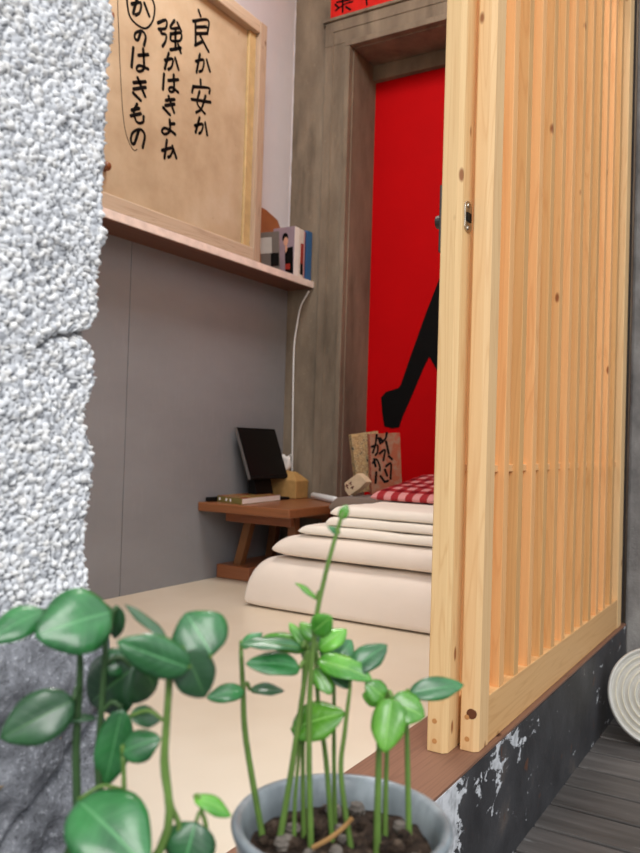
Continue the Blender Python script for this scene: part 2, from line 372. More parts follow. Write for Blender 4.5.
# pebbledash wall on the left, beside the opening
def steps(a, b, fine0, fine1, fs, cs):
    out = []; x = a
    while x < b-1e-6: out.append(x); x += fs if fine0 <= x < fine1 else cs
    out.append(b); return out
EDGE = .415
chips = [at(103, 338, X=XD), at(100, 430, X=XD), at(92, 385, X=XD)]
def pebble_wall():
    ys = steps(-.9, EDGE, -.08, 9, .0015, .006); zs = steps(.615, 2.17, .6, 1.42, .0015, .006)
    path = [(y, 0) for y in ys] + [(EDGE, -i*.0015) for i in range(1, 12)] + [(EDGE, -.03), (EDGE, -.12)]
    n = len(path); V = []; R = []; G = []; NZ = len(zs)
    zc = chips[0].z
    for z in zs:
        # outline of the broken arris: steps in and out down the wall
        ed = .004*noise.noise((0, 3.1, z*22)) + .0015*noise.noise((0, 9, z*90)) + (0.004*max(0, min(1, (z-.70)/.4)) - .004)
        ed -= .010*math.exp(-((z-zc)/.006)**2) + .008*math.exp(-((z-zc+.055)/.018)**2)
        for (y, dx) in path:
            k = max(0, (y-(EDGE-.05))/.05)
            yy = y + ed*k
            p = Vector((dx, yy, z)); fine = True
            sc = 185 if fine else 60
            pw = p + Vector((noise.noise(p*120), noise.noise(p*120+Vector((7,0,0))), noise.noise(p*120+Vector((0,9,0)))))*.0016
            d, pts = noise.voronoi(Vector((pw.x*sc, pw.y*sc, pw.z*sc*1.3)))
            g = d[1]-d[0]; h = min(1, g/.38)**.6
            q = pts[0]; r = (math.sin(q.x*12.99+q.y*78.2+q.z*37.7)*43758.5) % 1
            # hairline crack running in from the chip
            yc = EDGE-y; zl = zc - .12*yc - .3*max(0, yc-.03) + .003*noise.noise((yc*90, 0, 0))
            crack = math.exp(-((z-zl)/.0018)**2)*(1 if yc < .055 else 0)
            amp = (.0036 if fine else .004)*(h*(.6+.6*r)) + .0035*noise.noise(p*30) - .006*crack
            nrm = Vector((1, 0, 0)) if dx == 0 and y < EDGE-1e-5 else (Vector((0, 1, 0)) if dx < -.001 else Vector((.7, .7, 0)))
            V.append(Vector((XD+dx, yy, z)) + nrm*amp); R.append(r); G.append(max(1-h, crack))
    fs = [(j*n+i, j*n+i+1, (j+1)*n+i+1, (j+1)*n+i) for j in range(NZ-1) for i in range(n-1)]
    me = bpy.data.meshes.new('wall_near'); me.from_pydata([tuple(v) for v in V], [], fs); me.materials.append(pebble)
    a = me.attributes.new('rnd', 'FLOAT', 'POINT'); a.data.foreach_set('value', R)
    a = me.attributes.new('gap', 'FLOAT', 'POINT'); a.data.foreach_set('value', G)
    me.polygons.foreach_set('use_smooth', [True]*len(fs)); me.update()
    o = bpy.data.objects.new('wall_near', me); COL.objects.link(o); struct(o)
pebble_wall()
mb = MB(); mb.box(-.60, XD-.004, -.9, EDGE-.010, .60, 2.9); struct(mb.build('wall_near', conc_grey))
# stone base below it
def stone_base():
    ys = [-.9, -.6, -.3, -.1] + [i*.004 for i in range(0, 106)] + [.426]; zs = [0, .15, .25, .3] + [.34+i*.004 for i in range(74)]
    path = [(y, 0) for y in ys] + [(.428, -.006*i) for i in range(1, 5)] + [(.428, -.16)]
    V = []; 
    for z in zs:
        for y, dx in path:
            p = Vector((dx, y, z)); a = .010*noise.noise(p*26) + .005*noise.noise(p*80) + .003*abs(noise.noise(p*14))
            x = XD+.012+dx; top = .630 + .004*noise.noise((0, y*30, 0))
            nr = Vector((1, 0, 0)) if dx > -.001 else Vector((.3, 1, 0))
            # slanting joint
            s = (z-.50) - (y-.34)*.8; a -= .010*math.exp(-(s/.004)**2)
            zz = min(z, top)
            V.append(Vector((x, y, zz))+nr*a*(1 if dx > -.1 else 0))
    n = len(path); m = len(zs)
    for y, dx in path: V.append(Vector((XD-.004+min(dx, 0), y, .630)))
    fs = [(j*n+i, j*n+i+1, (j+1)*n+i+1, (j+1)*n+i) for j in range(m) for i in range(n-1)]
    mb = MB(); mb.quadset(V, fs); struct(mb.build('wall_near', stone, smooth=True))
    mb = MB()
    pts = [at(u, v, X=XD+.010) for u, v in ((-20, 800), (5, 780), (22, 766), (40, 748), (58, 736))]
    pts = smoothline(pts, 6); mb.tube(pts, [.0035+.0016*noise.noise((i*1.3, 2, 0)) for i in range(len(pts))], 7); struct(mb.build('trim_6', plain('straw_mortar', srgb(160, 142, 120), .9, .2, var=.3, scale=200, bump=.8), smooth=True))
stone_base()
# stone ledge the pots stand on
LZ = .455
mb = MB(); mb.box(XD+.02, -.04, -.35, .425, .04, LZ); struct(mb.build('trim_7', stone, bevel=.008))

# ------------------------------------------------------------------ wall shelf
sh = thing('wall_shelf', (XW, 2.0, 1.385), 'long narrow brown wooden shelf with a pale front edge running along the grey wall', 'shelf')
mb = MB(); mb.box(XW, -1.7095, .5, YB, 1.385, 1.412); mb.build('shelf_board', shelfwood, sh, bevel=.002)
mb = MB(); mb.box(-1.7095, -1.7035, .5, YB, 1.388, 1.414); mb.build('edging', plain('pale_edging', srgb(238, 222, 212), .6, .3), sh, bevel=.001)
ST = 1.4145
# ------------------------------------------------------------------ framed board
sg = thing('framed_signboard', (-1.74, 1.85, ST), 'big tan wooden board in a worn frame with black handwritten Japanese, standing on the shelf', 'sign')
Y1, Y0, ZT = 2.338, 1.12, 2.287
XS = -1.742
mb = MB(); mb.box(XS-.02, XS, Y0+.03, Y1-.03, ST+.03, ZT-.03); mb.build('board', boardm, sg)
mb = MB(); mb.box(XS-.025, -1.712, Y1-.042, Y1, ST, ZT, r=.2); mb.build('frame_side', framem, sg, bevel=.004)
mb = MB(); mb.box(XS-.025, -1.712, Y0, Y0+.045, ST, ZT, r=.6); mb.build('frame_side', framem, sg, bevel=.004)
mb = MB(); mb.box(XS-.025, -1.7125, Y0+.045, Y1-.042, ZT-.045, ZT); mb.build('frame_rail', framem_y, sg, bevel=.004)
mb = MB(); mb.box(XS-.025, -1.7125, Y0+.045, Y1-.042, ST, ST+.048); mb.build('frame_rail', framem_y, sg, bevel=.004)
mb = MB(); mb.box(XS, XS+.012, Y1-.082, Y1-.042, ST+.048, ZT-.045); mb.build('inner_moulding', plain('yellowed_moulding', srgb(188, 162, 116), .55), sg, bevel=.003)
for u, v in ((106, 17), (103, 167)):
    c = at(u, v, X=XS); mb = MB(); mb.tube([c, c+Vector((.02, 0, 0)), c+Vector((.026, 0, 0))], [.013, .013, .008], 14); mb.build('peg', peg, sg, smooth=True)
CH = {
 'c1': [[(525,55),(535,85)], [(495,113),(576,108),(572,180)], [(512,145),(566,143)], [(512,180),(570,178)], [(508,113),(510,240)], [(506,242),(545,222)], [(532,188),(578,275)]],
 'c2': [[(510,327),(552,320),(546,372),(530,382)], [(532,290),(514,385)], [(568,320),(585,380)]],
 'c3': [[(535,425),(537,455)], [(497,460),(490,492)], [(496,462),(580,470),(582,497)], [(488,530),(588,545)], [(530,488),(518,552),(558,606)], [(562,512),(540,580),(512,600)]],
 'c4': [[(505,670),(547,662),(541,700),(528,712)], [(530,628),(509,706)], [(560,655),(571,720)]],
 'c5': [[(308,122),(352,108),(350,150),(312,156)], [(325,158),(326,178),(352,186),(348,222),(333,246)], [(396,110),(374,150),(425,150)], [(412,122),(432,166)], [(376,182),(430,177),(427,216),(379,216),(376,182)], [(402,152),(401,264)], [(374,266),(430,256)], [(416,238),(430,282)]],
 'c6': [[(345,322),(387,315),(381,356),(364,370)], [(366,285),(345,366)], [(400,310),(418,371)]],
 'c7': [[(341,395),(335,476)], [(364,430),(416,425)], [(392,400),(394,478),(376,490),(366,476),(382,466),(416,492)]],
 'c8': [[(350,536),(396,530)], [(348,563),(396,556)], [(365,514),(394,600)], [(336,574),(372,612)]],
 'c9': [[(371,640),(372,695),(348,716),(329,702),(340,684),(365,690),(400,716)], [(371,662),(396,660)]],
 'c10': [[(330,802),(386,790),(377,828),(363,838)], [(356,748),(343,842)], [(385,780),(406,842)]],
 'c11': [[(168,22),(217,15),(211,66),(190,80)], [(196,-8),(176,72)], [(236,18),(262,86)]],
 'c12': [[(142,-20),(146,30),(160,90),(200,134),(245,151),(280,112),(291,42),(276,-10)]],
 'c13': [[(216,172),(202,212),(186,206),(188,178),(222,165),(243,196),(234,242)]],
 'c14': [[(177,255),(168,356)], [(204,296),(256,291)], [(230,262),(233,362),(208,381),(194,366),(210,350),(256,368)]],
 'c15': [[(178,441),(242,436)], [(178,475),(242,466)], [(200,415),(240,515)], [(176,496),(216,536)]],
 'c16': [[(197,556),(180,600),(197,652),(228,652),(232,622)], [(168,588),(208,578)], [(164,618),(216,606)]],
 'c17': [[(207,692),(182,766),(164,750),(174,708),(214,690),(238,722),(227,786)]],
}
for k in CH:
    mb = MB()
    for s in CH[k]: brush(mb, [at(100+a/5.333, b/5.333, X=XS) for a, b in s], (1, 0, 0), .0112 if k != 'c12' else .0085)
    mb.build('painted_character', ink, sg)
mb = MB(); brush(mb, [at(100+a/5.333, b/5.333, X=XS) for a, b in [(93,-20),(95,60),(104,300),(118,560),(135,700),(163,778),(184,803),(196,796)]], (1, 0, 0), .0026); mb.build('painted_line', ink, sg)

# ------------------------------------------------------------------ books on the shelf
bk = {n: plain('cover_'+n, c, .45, .5, var=.08, scale=25) for n, c in dict(mauve=srgb(148, 130, 140), blue=srgb(52, 100, 150), navy=srgb(48, 52, 92), pink=srgb(196, 148, 150), grey=srgb(112, 104, 98), red=srgb(150, 42, 32), skin=srgb(206, 156, 130), tan=srgb(186, 160, 120), olive=srgb(128, 116, 62), rust=srgb(130, 62, 38), pale=srgb(188, 184, 178)).items()}
def book(name, label, x0, x1, y0, y1, z0, z1, cov, group=None, spine=True, mat=None, cat='book', org=None):
    """standing book: spine towards +X, boards on the two Y sides"""
    th = thing(name, org or ((x0+x1)/2, (y0+y1)/2, z0), label, cat, group); t = .0016
    mb = MB(); mb.box(x0, x1-t, y0, y0+t, z0, z1, mat=mat); mb.box(x0, x1-t, y1-t, y1, z0, z1, mat=mat)
    mb.box(x1-t, x1, y0, y1, z0, z1, mat=mat); mb.build('cover', cov, th, bevel=.0006)
    mb = MB(); mb.box(x0+.003, x1-.0022, y0+t+.0001, y1-t-.0001, z0+.002, z1-.002, mat=mat); mb.build('pages', paper, th)
    return th
def yx(u, X=-1.712): return at(u, 250, X=X).y
g = 'books at the corner end of the wall shelf'
ya, yb, yc, yd, ye = 2.557, 2.590, 2.624, 2.64, 2.684
zt = lambda v, y: at(300, v, Y=y).z
b1 = book('book', 'white-spined book whose mauve cover shows a dark-haired person in a black suit', -1.826, -1.712, ya, yb-.001, ST, ST+.192, bk['mauve'], g)
mb = MB(); mb.box(-1.7119, -1.7108, ya+.001, yb-.002, ST+.001, ST+.191); mb.build('spine_strip', paper, b1)
yy = ya-.0004
def cov(u, v): return at(245+u/7.53, 195+v/7.53, Y=yy)
def disc(mb, c, rx, rz, a=0, n=20): mb.prism([c+Vector((rx*math.cos(2*math.pi*i/n), 0, rz*math.sin(2*math.pi*i/n))) for i in range(n)], (0, -.0003*(1+a), 0))
mb = MB(); mb.prism([cov(300, 420), cov(318, 398), cov(362, 385), cov(362, 592), cov(303, 575)], (0, -.0004, 0)); disc(mb, cov(303, 320), .014, .018); mb.build('cover_picture', ink, b1)
mb = MB(); disc(mb, cov(308, 350), .0105, .017, 3); mb.prism([cov(302, 385), cov(318, 385), cov(316, 420), cov(306, 440)], (0, -.0012, 0)); mb.build('cover_picture', bk['skin'], b1)
mb = MB(); mb.prism([cov(303, 520), cov(340, 515), cov(340, 560), cov(303, 560)], (0, -.0009, 0)); mb.build('cover_picture', bk['red'], b1)
b2 = book('book', 'cream book with a dark red block on its spine, second from the mauve-covered one', -1.822, -1.712, yb, yc-.001, ST, ST+.190, plain('cover_cream', srgb(222, 212, 202), .5), g)
mb = MB(); mb.box(-1.7119, -1.711, yb+.012, yc-.003, ST+.012, ST+.135); mb.build('spine_block', bk['red'], b2)
mb = MB(); mb.box(-1.7119, -1.7108, yb+.012, yc-.003, ST+.012, ST+.055); mb.build('spine_block', blackm, b2)
b3 = book('book', 'pink-spined thin book between the cream book and the blue one', -1.822, -1.713, yc, yc+.010, ST, ST+.188, bk['pink'], g)
b5 = book('book', 'navy thin book pressed against the bright blue book', -1.822, -1.714, yc+.011, yc+.020, ST, ST+.188, bk['navy'], g)
b4 = book('book', 'bright blue book at the corner end of the shelf row', -1.826, -1.712, yc+.0215, ye, ST, ST+.196, bk['blue'], g)
# grey magazine leaning in front of them
mt = Matrix.Translation((0, ya-.004, ST)) @ Matrix.Rotation(math.radians(7), 4, 'X') @ Matrix.Translation((0, -ya+.004, -ST))
rz_ = Matrix.Translation((-1.715, ya-.055, 0)) @ Matrix.Rotation(math.radians(10), 4, 'Z') @ Matrix.Translation((1.715, -ya+.082, 0))
mg = thing('magazine', (-1.77, ya-.05, ST), 'grey photo magazine leaning in front of the mauve book beside the frame', 'magazine', None)
mb = MB(); x0, x1, y0, y1 = -1.822, -1.737, ya-.082, ya-.077
mm = rz_ @ mt
mb.box(x0, x1, y0, y1, ST+.002, ST+.165, mat=mm); mb.build('cover', bk['grey'], mg, bevel=.0006)
mb = MB(); mb.box(x0+.002, x1-.002, y1, y1+.004, ST+.003, ST+.163, mat=mm); mb.build('pages', paper, mg)
mb = MB()
mb.box(x0+.006, x0+.055, y0-.0008, y0, ST+.085, ST+.145, mat=mm)
mb.build('cover_picture', bk['pale'], mg)
mb = MB(); mb.box(x0+.05, x0+.084, y0-.0007, y0, ST+.035, ST+.085, mat=mm); mb.build('cover_picture', blackm, mg)
# brown board behind
mb = MB(); c = [at(259, 206, X=-1.815), at(266, 210, X=-1.815), at(277, 220, X=-1.815), at(280, 228, X=-1.815)]
poly = [Vector((-1.820, 2.34, ST))] + [Vector((-1.820, p.y, p.z)) for p in c] + [Vector((-1.820, c[-1].y, ST))]
mb.prism(poly, (.008, 0, 0)); tag(mb.build('brown_board', plain('brown_lacquer', srgb(150, 90, 54), .4), bevel=.002), 'brown wooden board with a clipped corner standing between frame and books', 'board')

# ------------------------------------------------------------------ red paper banner over the door
pb = thing('paper_banner', (-1.3, YB-.001, 2.47), 'red paper banner with black brushed characters pasted above the red door', 'banner')
mb = MB(); mb.box(-1.662, -.62, YB-.0025, YB-.0003, 2.470, 2.72); mb.build('paper', redpaper, pb)
def bq(u, v): return at(320+u/4.92, v/4.92, Y=YB-.0026)
for st in ([[(78,52),(120,22),(160,8)], [(112,-10),(112,60)], [(88,-20),(150,-14)], [(92,38),(75,22)], [(128,34),(150,48)], [(84,12),(150,-2)]], [[(226,-20),(231,24)], [(210,-6),(250,-14)], [(205,-30),(262,-40)]], [[(420,-60),(424,-110)], [(390,-80),(460,-95)]], [[(560,-110),(566,-160)], [(530,-130),(600,-145)]]):
    mb = MB()
    for s in st: brush(mb, [bq(*p) for p in s], (0, -1, 0), .008)
    mb.build('painted_character', ink, pb)

# ------------------------------------------------------------------ sliding doors
def panel(x0, x1, y0, y1, label, seedr):
    th = thing('sliding_door', ((x0+x1)/2, y0, P), label, 'sliding door', 'pine lattice sliding doors')
    zt = 2.165; w = .050
    for a, b in ((y0, y0+w), (y1-w, y1)):
        mb = MB(); k = .0075 if a == y0 else .002          # the front arris is planed off
        mb.prism([(x0+.002, a, P+.001), (x1-k, a, P+.001), (x1, a+k, P+.001), (x1, b, P+.001), (x0, b, P+.001), (x0, a+.002, P+.001)], (0, 0, zt-P-.001))
        mb.r = [seedr if a == y0 else .4]*len(mb.v); mb.build('stile', pine, th, bevel=.0008)
    mb = MB(); mb.box(x0+.001, x1-.001, y0+w, y1-w, P+.001, P+.082, r=.35); mb.build('bottom_rail', pine_x, th, bevel=.0015)
    mb = MB(); mb.box(x0+.001, x1-.001, y0+w, y1-w, zt-.07, zt, r=.5); mb.build('top_rail', pine_x, th, bevel=.0015)
    mb = MB(); mb.box(x0+.006, x0+.018, y0+w, y1-w, .727, .740, r=.8); mb.build('cross_rail', pine_x, th, bevel=.001)
    mb = MB(); y = y0+w+.0825
    random.seed(int(seedr*100))
    while y < y1-w-.01:
        mb.box(x1-.0255, x1-.0025, y-.026, y, P+.0815, zt-.0695); y += .0825
    mb.build('slat_lattice', pine_warm, th, bevel=.001)
    return th
pn = panel(-.4845, -.453, 1.258, 2.42, 'outer pine lattice sliding door facing the wooden deck', .62)
pi = panel(-.5275, -.4925, 1.222, 2.41, 'inner pine sliding door standing behind the lattice one, with a metal lock', .15)
# dowels and big knot on the end grain of the stiles
dow = plain('dowel_end', srgb(198, 140, 82), .6); knotm = plain('knot', srgb(104, 58, 30), .6)
for th, us in ((pn, ((467, 717), (467, 739))), (pi, ((434.5, 721), (434.5, 741)))):
    Y = 1.258 if th is pn else 1.222
    for u, v in us:
        c = at(u, v, Y=Y); mb = MB(); mb.tube([c+Vector((0, .002, 0)), c+Vector((0, -.0008, 0))], .0042, 12); mb.build('dowel', dow, th)
c = at(471.5, 714, Y=1.258); mb = MB(); mb.tube([c+Vector((0, .002, 0)), c+Vector((0, -.0006, 0))], .0085, 14); mb.build('knot', knotm, pn)
# strike plate on the inner door and latch on its inner side
c = at(467.5, 217, X=-.4925); mb = MB()
prof = [(math.cos(a)*.010, math.sin(a)*.010+(.016 if math.sin(a) > 0 else -.016)) for a in [i*math.pi/8 for i in range(16)]]
mb.prism([Vector((-.4925, c.y+a*1.6, c.z+b)) for a, b in prof], (.002, 0, 0)); k = mb.build('strike_plate', steel, pi, bevel=.0005)
mb = MB(); mb.box(-.4904, -.4885, c.y-.009, c.y+.009, c.z-.008, c.z+.006); mb.build('keyhole', blackm, k)
mb = MB()
for dz in (.019, -.019): mb.tube([(-.4905, c.y, c.z+dz), (-.4892, c.y, c.z+dz)], .004, 10)
mb.build('screw', steel, k)
cz = at(438, 220, X=-.535).z
mb = MB(); mb.box(-.5325, -.5277, 1.226, 1.262, cz-.055, cz+.058); k = mb.build('lock_plate', darksteel, pi, bevel=.0015)
mb = MB(); mb.tube([(-.5325, 1.243, cz), (-.543, 1.243, cz)], .011, 16); mb.build('thumb_turn', darksteel, k, bevel=.001)
mb = MB()
for dz in (.05, -.047): mb.tube([(-.5325, 1.243, cz+dz), (-.5345, 1.243, cz+dz)], .005, 10)
mb.build('screw', steel, k)

# ------------------------------------------------------------------ futons
def slab(x0, x1, y0, y1, z0, z1, m=.35, name='futon', mat=None, rx=(.10, .05), ry=(.05, .05), amp=.004, parent=None, slope=0, nx=64, ny=44, seed=0, pw=2.0):
    """padded slab: rounded ends of length rx (left, right), ry (front, back); widest at the fraction m of its height"""
    def prof(a, r0, r1, L):
        e = 1.0
        if a < r0: e = max(0, 1-(1-a/r0)**pw)**(1/pw)
        if L-a < r1: e = min(e, max(0, 1-(1-(L-a)/r1)**pw)**(1/pw))
        return e
    def samp(L, r0, r1, n):
        a = [r0*(1-math.cos(math.pi/2*i/8)) for i in range(8)]
        k = max(4, n-16); a += [r0+(L-r0-r1)*i/k for i in range(k)]
        a += [L-r1*(1-math.cos(math.pi/2*(8-i)/8)) for i in range(9)]; return a
    A = samp(x1-x0, rx[0], rx[1], nx); B = samp(y1-y0, ry[0], ry[1], ny); zm = z0+(z1-z0)*m
    V = []; n = len(B)
    for s in (1, -1):
        for a in A:
            for b in B:
                e = prof(a, rx[0], rx[1], x1-x0)*prof(b, ry[0], ry[1], y1-y0)
                p = Vector((x0+a, y0+b, seed)); w = noise.noise(p*7)*amp + noise.noise(Vector((p.x*4, p.y*18, seed+5)))*amp*.5
                if s == 1: z = zm + (z1-zm)*e + w*e*1.0 + slope*b*e
                else: z = zm - (zm-z0)*(e**.6)
                inw = noise.noise(Vector((p.x*5, p.y*5, z*12+seed)))*amp*.8*(1-e)
                V.append(Vector((x0+a+inw, y0+b+inw, z)))
    N = len(A)*n; fs = []
    for i in range(len(A)-1):
        for j in range(n-1):
            k = i*n+j; fs.append((k, k+n, k+n+1, k+1)); fs.append((N+k, N+k+1, N+k+n+1, N+k+n))
    mb = MB(); mb.quadset(V, fs)
    o = mb.build(name, mat, parent)
    import bmesh
    bm = bmesh.new(); bm.from_mesh(o.data); bmesh.ops.remove_doubles(bm, verts=bm.verts, dist=.0004); bmesh.ops.recalc_face_normals(bm, faces=bm.faces); bm.to_mesh(o.data); bm.free()
    o.data.polygons.foreach_set('use_smooth', [True]*len(o.data.polygons)); return o
gf = 'folded bedding stacked on the platform'
tag(slab(-1.448, -.56, 1.948, 2.66, P+.001, .422, .14, 'folded_futon', cream, (.11, .08), (.07, .06), .006, pw=2.9), 'thick cream folded futon at the bottom of the bedding stack, lying on the platform', 'futon', gf)
tag(slab(-1.362, -.56, 1.965, 2.655, .4295, .4955, .30, 'folded_futon', cream, (.12, .06), (.04, .05), .005, pw=2.3, seed=3), 'thinner cream folded futon with a pointed end, second from the bottom of the stack', 'futon', gf)
tag(slab(-1.278, -.57, 1.98, 2.62, .499, .527, .3, 'folded_blanket', cream2, (.035, .03), (.014, .02), .0035, seed=6), 'white folded blanket directly on top of the two futons', 'blanket', gf)
tag(slab(-1.195, -.58, 1.99, 2.60, .5295, .5545, .3, 'folded_blanket', cream2, (.025, .03), (.012, .02), .0035, seed=9), 'white folded blanket in the middle of three thin ones', 'blanket', gf)
tag(slab(-1.185, -.60, 2.00, 2.56, .5575, .587, .3, 'folded_blanket', cream2, (.03, .03), (.018, .02), .004, seed=12), 'white folded blanket topmost of three, in front of the red checked cloth', 'blanket', gf)
tag(slab(-1.200, -.62, 2.27, 2.655, .5905, .615, .4, 'checked_cloth', gingham, (.03, .03), (.03, .03), .004, slope=.15, seed=15), 'red and white checked cloth folded on top of the white bedding', 'cloth')
tag(slab(-1.392, -1.205, 2.34, 2.67, .5285, .585, .4, 'folded_throw', greycloth, (.03, .02), (.03, .03), .002, seed=18), 'grey-brown folded throw at the wall end of the bedding under the upright books', 'throw')

# ------------------------------------------------------------------ low table
TT = .548; TB = .517
tb = thing('low_table', (-1.64, 2.43, P), 'low brown wooden table in the corner beside the folded bedding', 'table')
mb = MB(); mb.box(-1.829, -1.442, 2.172, 2.682, TB, TT, r=.4); mb.build('tabletop', walnut, tb, bevel=.004)
mb = MB(); mb.box(-1.78, -1.50, 2.27, 2.29, .478, TB); mb.build('apron', walnut, tb, bevel=.002)
mb = MB(); mb.box(-1.78, -1.50, 2.60, 2.62, .478, TB); mb.build('apron', walnut, tb, bevel=.002)
mb = MB(); mb.box(-1.822, -1.676, 2.28, 2.665, P+.001, .320); mb.build('foot', walnut, tb, bevel=.003)
mb = MB(); mb.box(-1.54, -1.492, 2.28, 2.665, P+.001, .315); mb.build('foot', walnut, tb, bevel=.003)
def leg(x0, x1, y, zb):
    mb = MB(); a = .016
    vs = [(x0-a, y-a, zb), (x0+a, y-a, zb), (x0+a, y+a, zb), (x0-a, y+a, zb), (x1-a, y-a, TB-.001), (x1+a, y-a, TB-.001), (x1+a, y+a, TB-.001), (x1-a, y+a, TB-.001)]
    mb.quadset(vs, [(3,2,1,0),(4,5,6,7),(0,1,5,4),(1,2,6,5),(2,3,7,6),(3,0,4,7)]); mb.build('leg', legwood, tb, bevel=.002)
leg(-1.755, -1.70, 2.325, .319); leg(-1.79, -1.765, 2.575, .319); leg(-1.515, -1.525, 2.325, .314); leg(-1.515, -1.54, 2.575, .314)
# towel under the table
tag(slab(-1.668, -1.56, 2.33, 2.50, P+.001, .325, .4, 'folded_towel', fabric('lilac_towel', srgb(190, 180, 186)), (.03,.03), (.03,.03), .003, nx=26, ny=26), 'pale lilac folded towel on the platform under the table', 'towel')

# screen on its stand
A = at(237, 427, X=-1.800); Ys0 = A.y; Ys1 = Ys0+.245
B = at(251, 479, Y=Ys0); T1 = Vector((-1.805, 0, A.z)); 
xb = B.x; zb = B.z
sc = thing('computer_monitor', (-1.74, (Ys0+Ys1)/2, TT), 'small black screen tilted back on its stand on the low table', 'monitor')
ex = Vector((0, 1, 0)); up = (Vector((-1.800, 0, A.z))-Vector((xb, 0, zb))); Hs = up.length; up.normalize(); nr = ex.cross(up)
if nr.x < 0: nr = -nr
m4 = Matrix((ex, nr, up)).transposed().to_4x4(); m4.translation = Vector((xb, Ys0, zb))
mb = MB(); mb.box(0, .245, -.012, 0, 0, Hs, mat=m4); mb.build('casing', blackm, sc, bevel=.002)
mb = MB(); mb.box(.008, .237, 0, .0008, .014, Hs-.008, mat=m4); mb.build('display', blackp, sc)
mb = MB(); mb.box(-.0015, 0, -.012, -.001, 0, Hs, mat=m4); mb.build('side_edge', plain('grey_edge', srgb(96, 92, 90), .4), sc)
mb = MB(); yc_ = (Ys0+Ys1)/2; mb.prism([(xb-.060, yc_-.055, TT+.006), (xb-.018, yc_-.055, TT+.006), (xb-.060, yc_-.055, zb+.09), (xb-.074, yc_-.055, zb+.09)], (0, .11, 0)); mb.build('stand_neck', blackm, sc, bevel=.002)
mb = MB(); mb.box(-1.81, xb+.035, yc_-.085, yc_+.085, TT+.0005, TT+.010); mb.build('stand_base', blackm, sc, bevel=.003)

# tissue box
c = at(289, 494, Z=TT); c = Vector((-1.750, 2.622, TT)); 
ts = thing('tissue_box', c, 'kraft paper tissue pack with a white tissue sticking out, on the table in the corner', 'tissue box')
rm = rotz(0, c)
mb = MB(); w2, d2, h2 = .066, .044, .098
vs = [(-w2,-d2,.001),(w2,-d2,.001),(w2,d2,.001),(-w2,d2,.001),(-w2*1.02,-d2*1.02,h2*.8),(w2*1.02,-d2*1.02,h2*.72),(w2*1.02,d2*1.02,h2*.72),(-w2*1.02,d2*1.02,h2*.8),(-w2*.5,-d2*.3,h2*1.12),(w2*.5,-d2*.3,h2*1.05),(w2*.5,d2*.3,h2*1.05),(-w2*.5,d2*.3,h2*1.12)]
mb.quadset(vs, [(3,2,1,0),(0,1,5,4),(1,2,6,5),(2,3,7,6),(3,0,4,7),(4,5,9,8),(5,6,10,9),(6,7,11,10),(7,4,8,11),(8,9,10,11)], mat=rm); mb.build('pack', kraft, ts, bevel=.003)
mb = MB(); vs = []
for i in range(5):
    for k in range(12):
        a = 2*math.pi*k/12; r = (.010+.010*i/2*(1 if i < 3 else .6))*(1+.45*math.sin(3*a+i)); vs.append((r*math.cos(a)-.012, r*math.sin(a)*.6, h2*1.06+i*.0155+.006*math.sin(2*a)*i/4))
mb.quadset(vs, [(i*12+k, i*12+(k+1) % 12, (i+1)*12+(k+1) % 12, (i+1)*12+k) for i in range(4) for k in range(12)], mat=rm); mb.build('tissue', paper, ts, smooth=True, solid=.0008)

# paperback on the table
def lie(name, label, pts, z0, z1, cm, tc):
    """flat book: pts = spine start, spine end, far end of page edge (on the table)"""
    a, b, c_ = [Vector((p.x, p.y, 0)) for p in pts]; d = a + (c_-b); th = thing(name, (*((a+c_)/2).xy, z0), label, 'book')
    ins = lambda f: [Vector((p.x, p.y, z0)) for p in (a, b, c_, d)]
    mb = MB(); mb.prism([p+Vector((0, 0, .0015)) for p in ins(0)], (0, 0, z1-z0-.003)); mb.build('pages', paper, th)
    mb = MB(); mb.prism([p for p in ins(0)], (0, 0, .0014)); mb.prism([p+Vector((0, 0, z1-z0-.0014)) for p in ins(0)], (0, 0, .0014), 1)
    u = (b-a).normalized(); o = Vector((u.y, -u.x, 0))*.0012
    mb.prism([a+Vector((0,0,z0)), b+Vector((0,0,z0)), b+o+Vector((0,0,z0)), a+o+Vector((0,0,z0))], (0, 0, z1-z0)); mb.build('cover', [cm, tc], th)
    return th
t = NT('printed_cover'); n = t.noise(t.coords(), 28, 3, .5)
t.base(t.ramp(n, [(.4, srgb(122, 48, 30)), (.5, srgb(150, 84, 40)), (.56, srgb(160, 150, 84)), (.66, srgb(110, 40, 30))]), .4, .5); pcov = t.m
pts = [at(206, 500.5, Z=TT), at(242, 504.8, Z=TT), at(280, 500.5, Z=TT)]
pts[0].x = max(pts[0].x, -1.80)
lb = lie('paperback_book', 'olive-spined paperback with a rust-coloured cover lying on the front of the table', pts, TT+.0005, TT+.0215, bk['olive'], pcov)
mid = (pts[0]+pts[1])/2; sd = (pts[1]-pts[0]).normalized()
for f in (-.06, -.018, .008):
    mb = MB()
    p = mid+sd*f; o = Vector((sd.y, -sd.x, 0))
    mb.box(p.x-.003, p.x+.003, p.y+o.y*.0026-.0004, p.y+o.y*.0026+.0002, TT+.006, TT+.016)
    mb.build('spine_print', paper, lb)
mb = MB(); mb.box(-1.822, -1.803, 2.205, 2.30, TT+.0005, TT+.016); tag(mb.build('phone_charger', blackm, bevel=.003), 'small black box against the wall at the end of the paperback', 'charger')

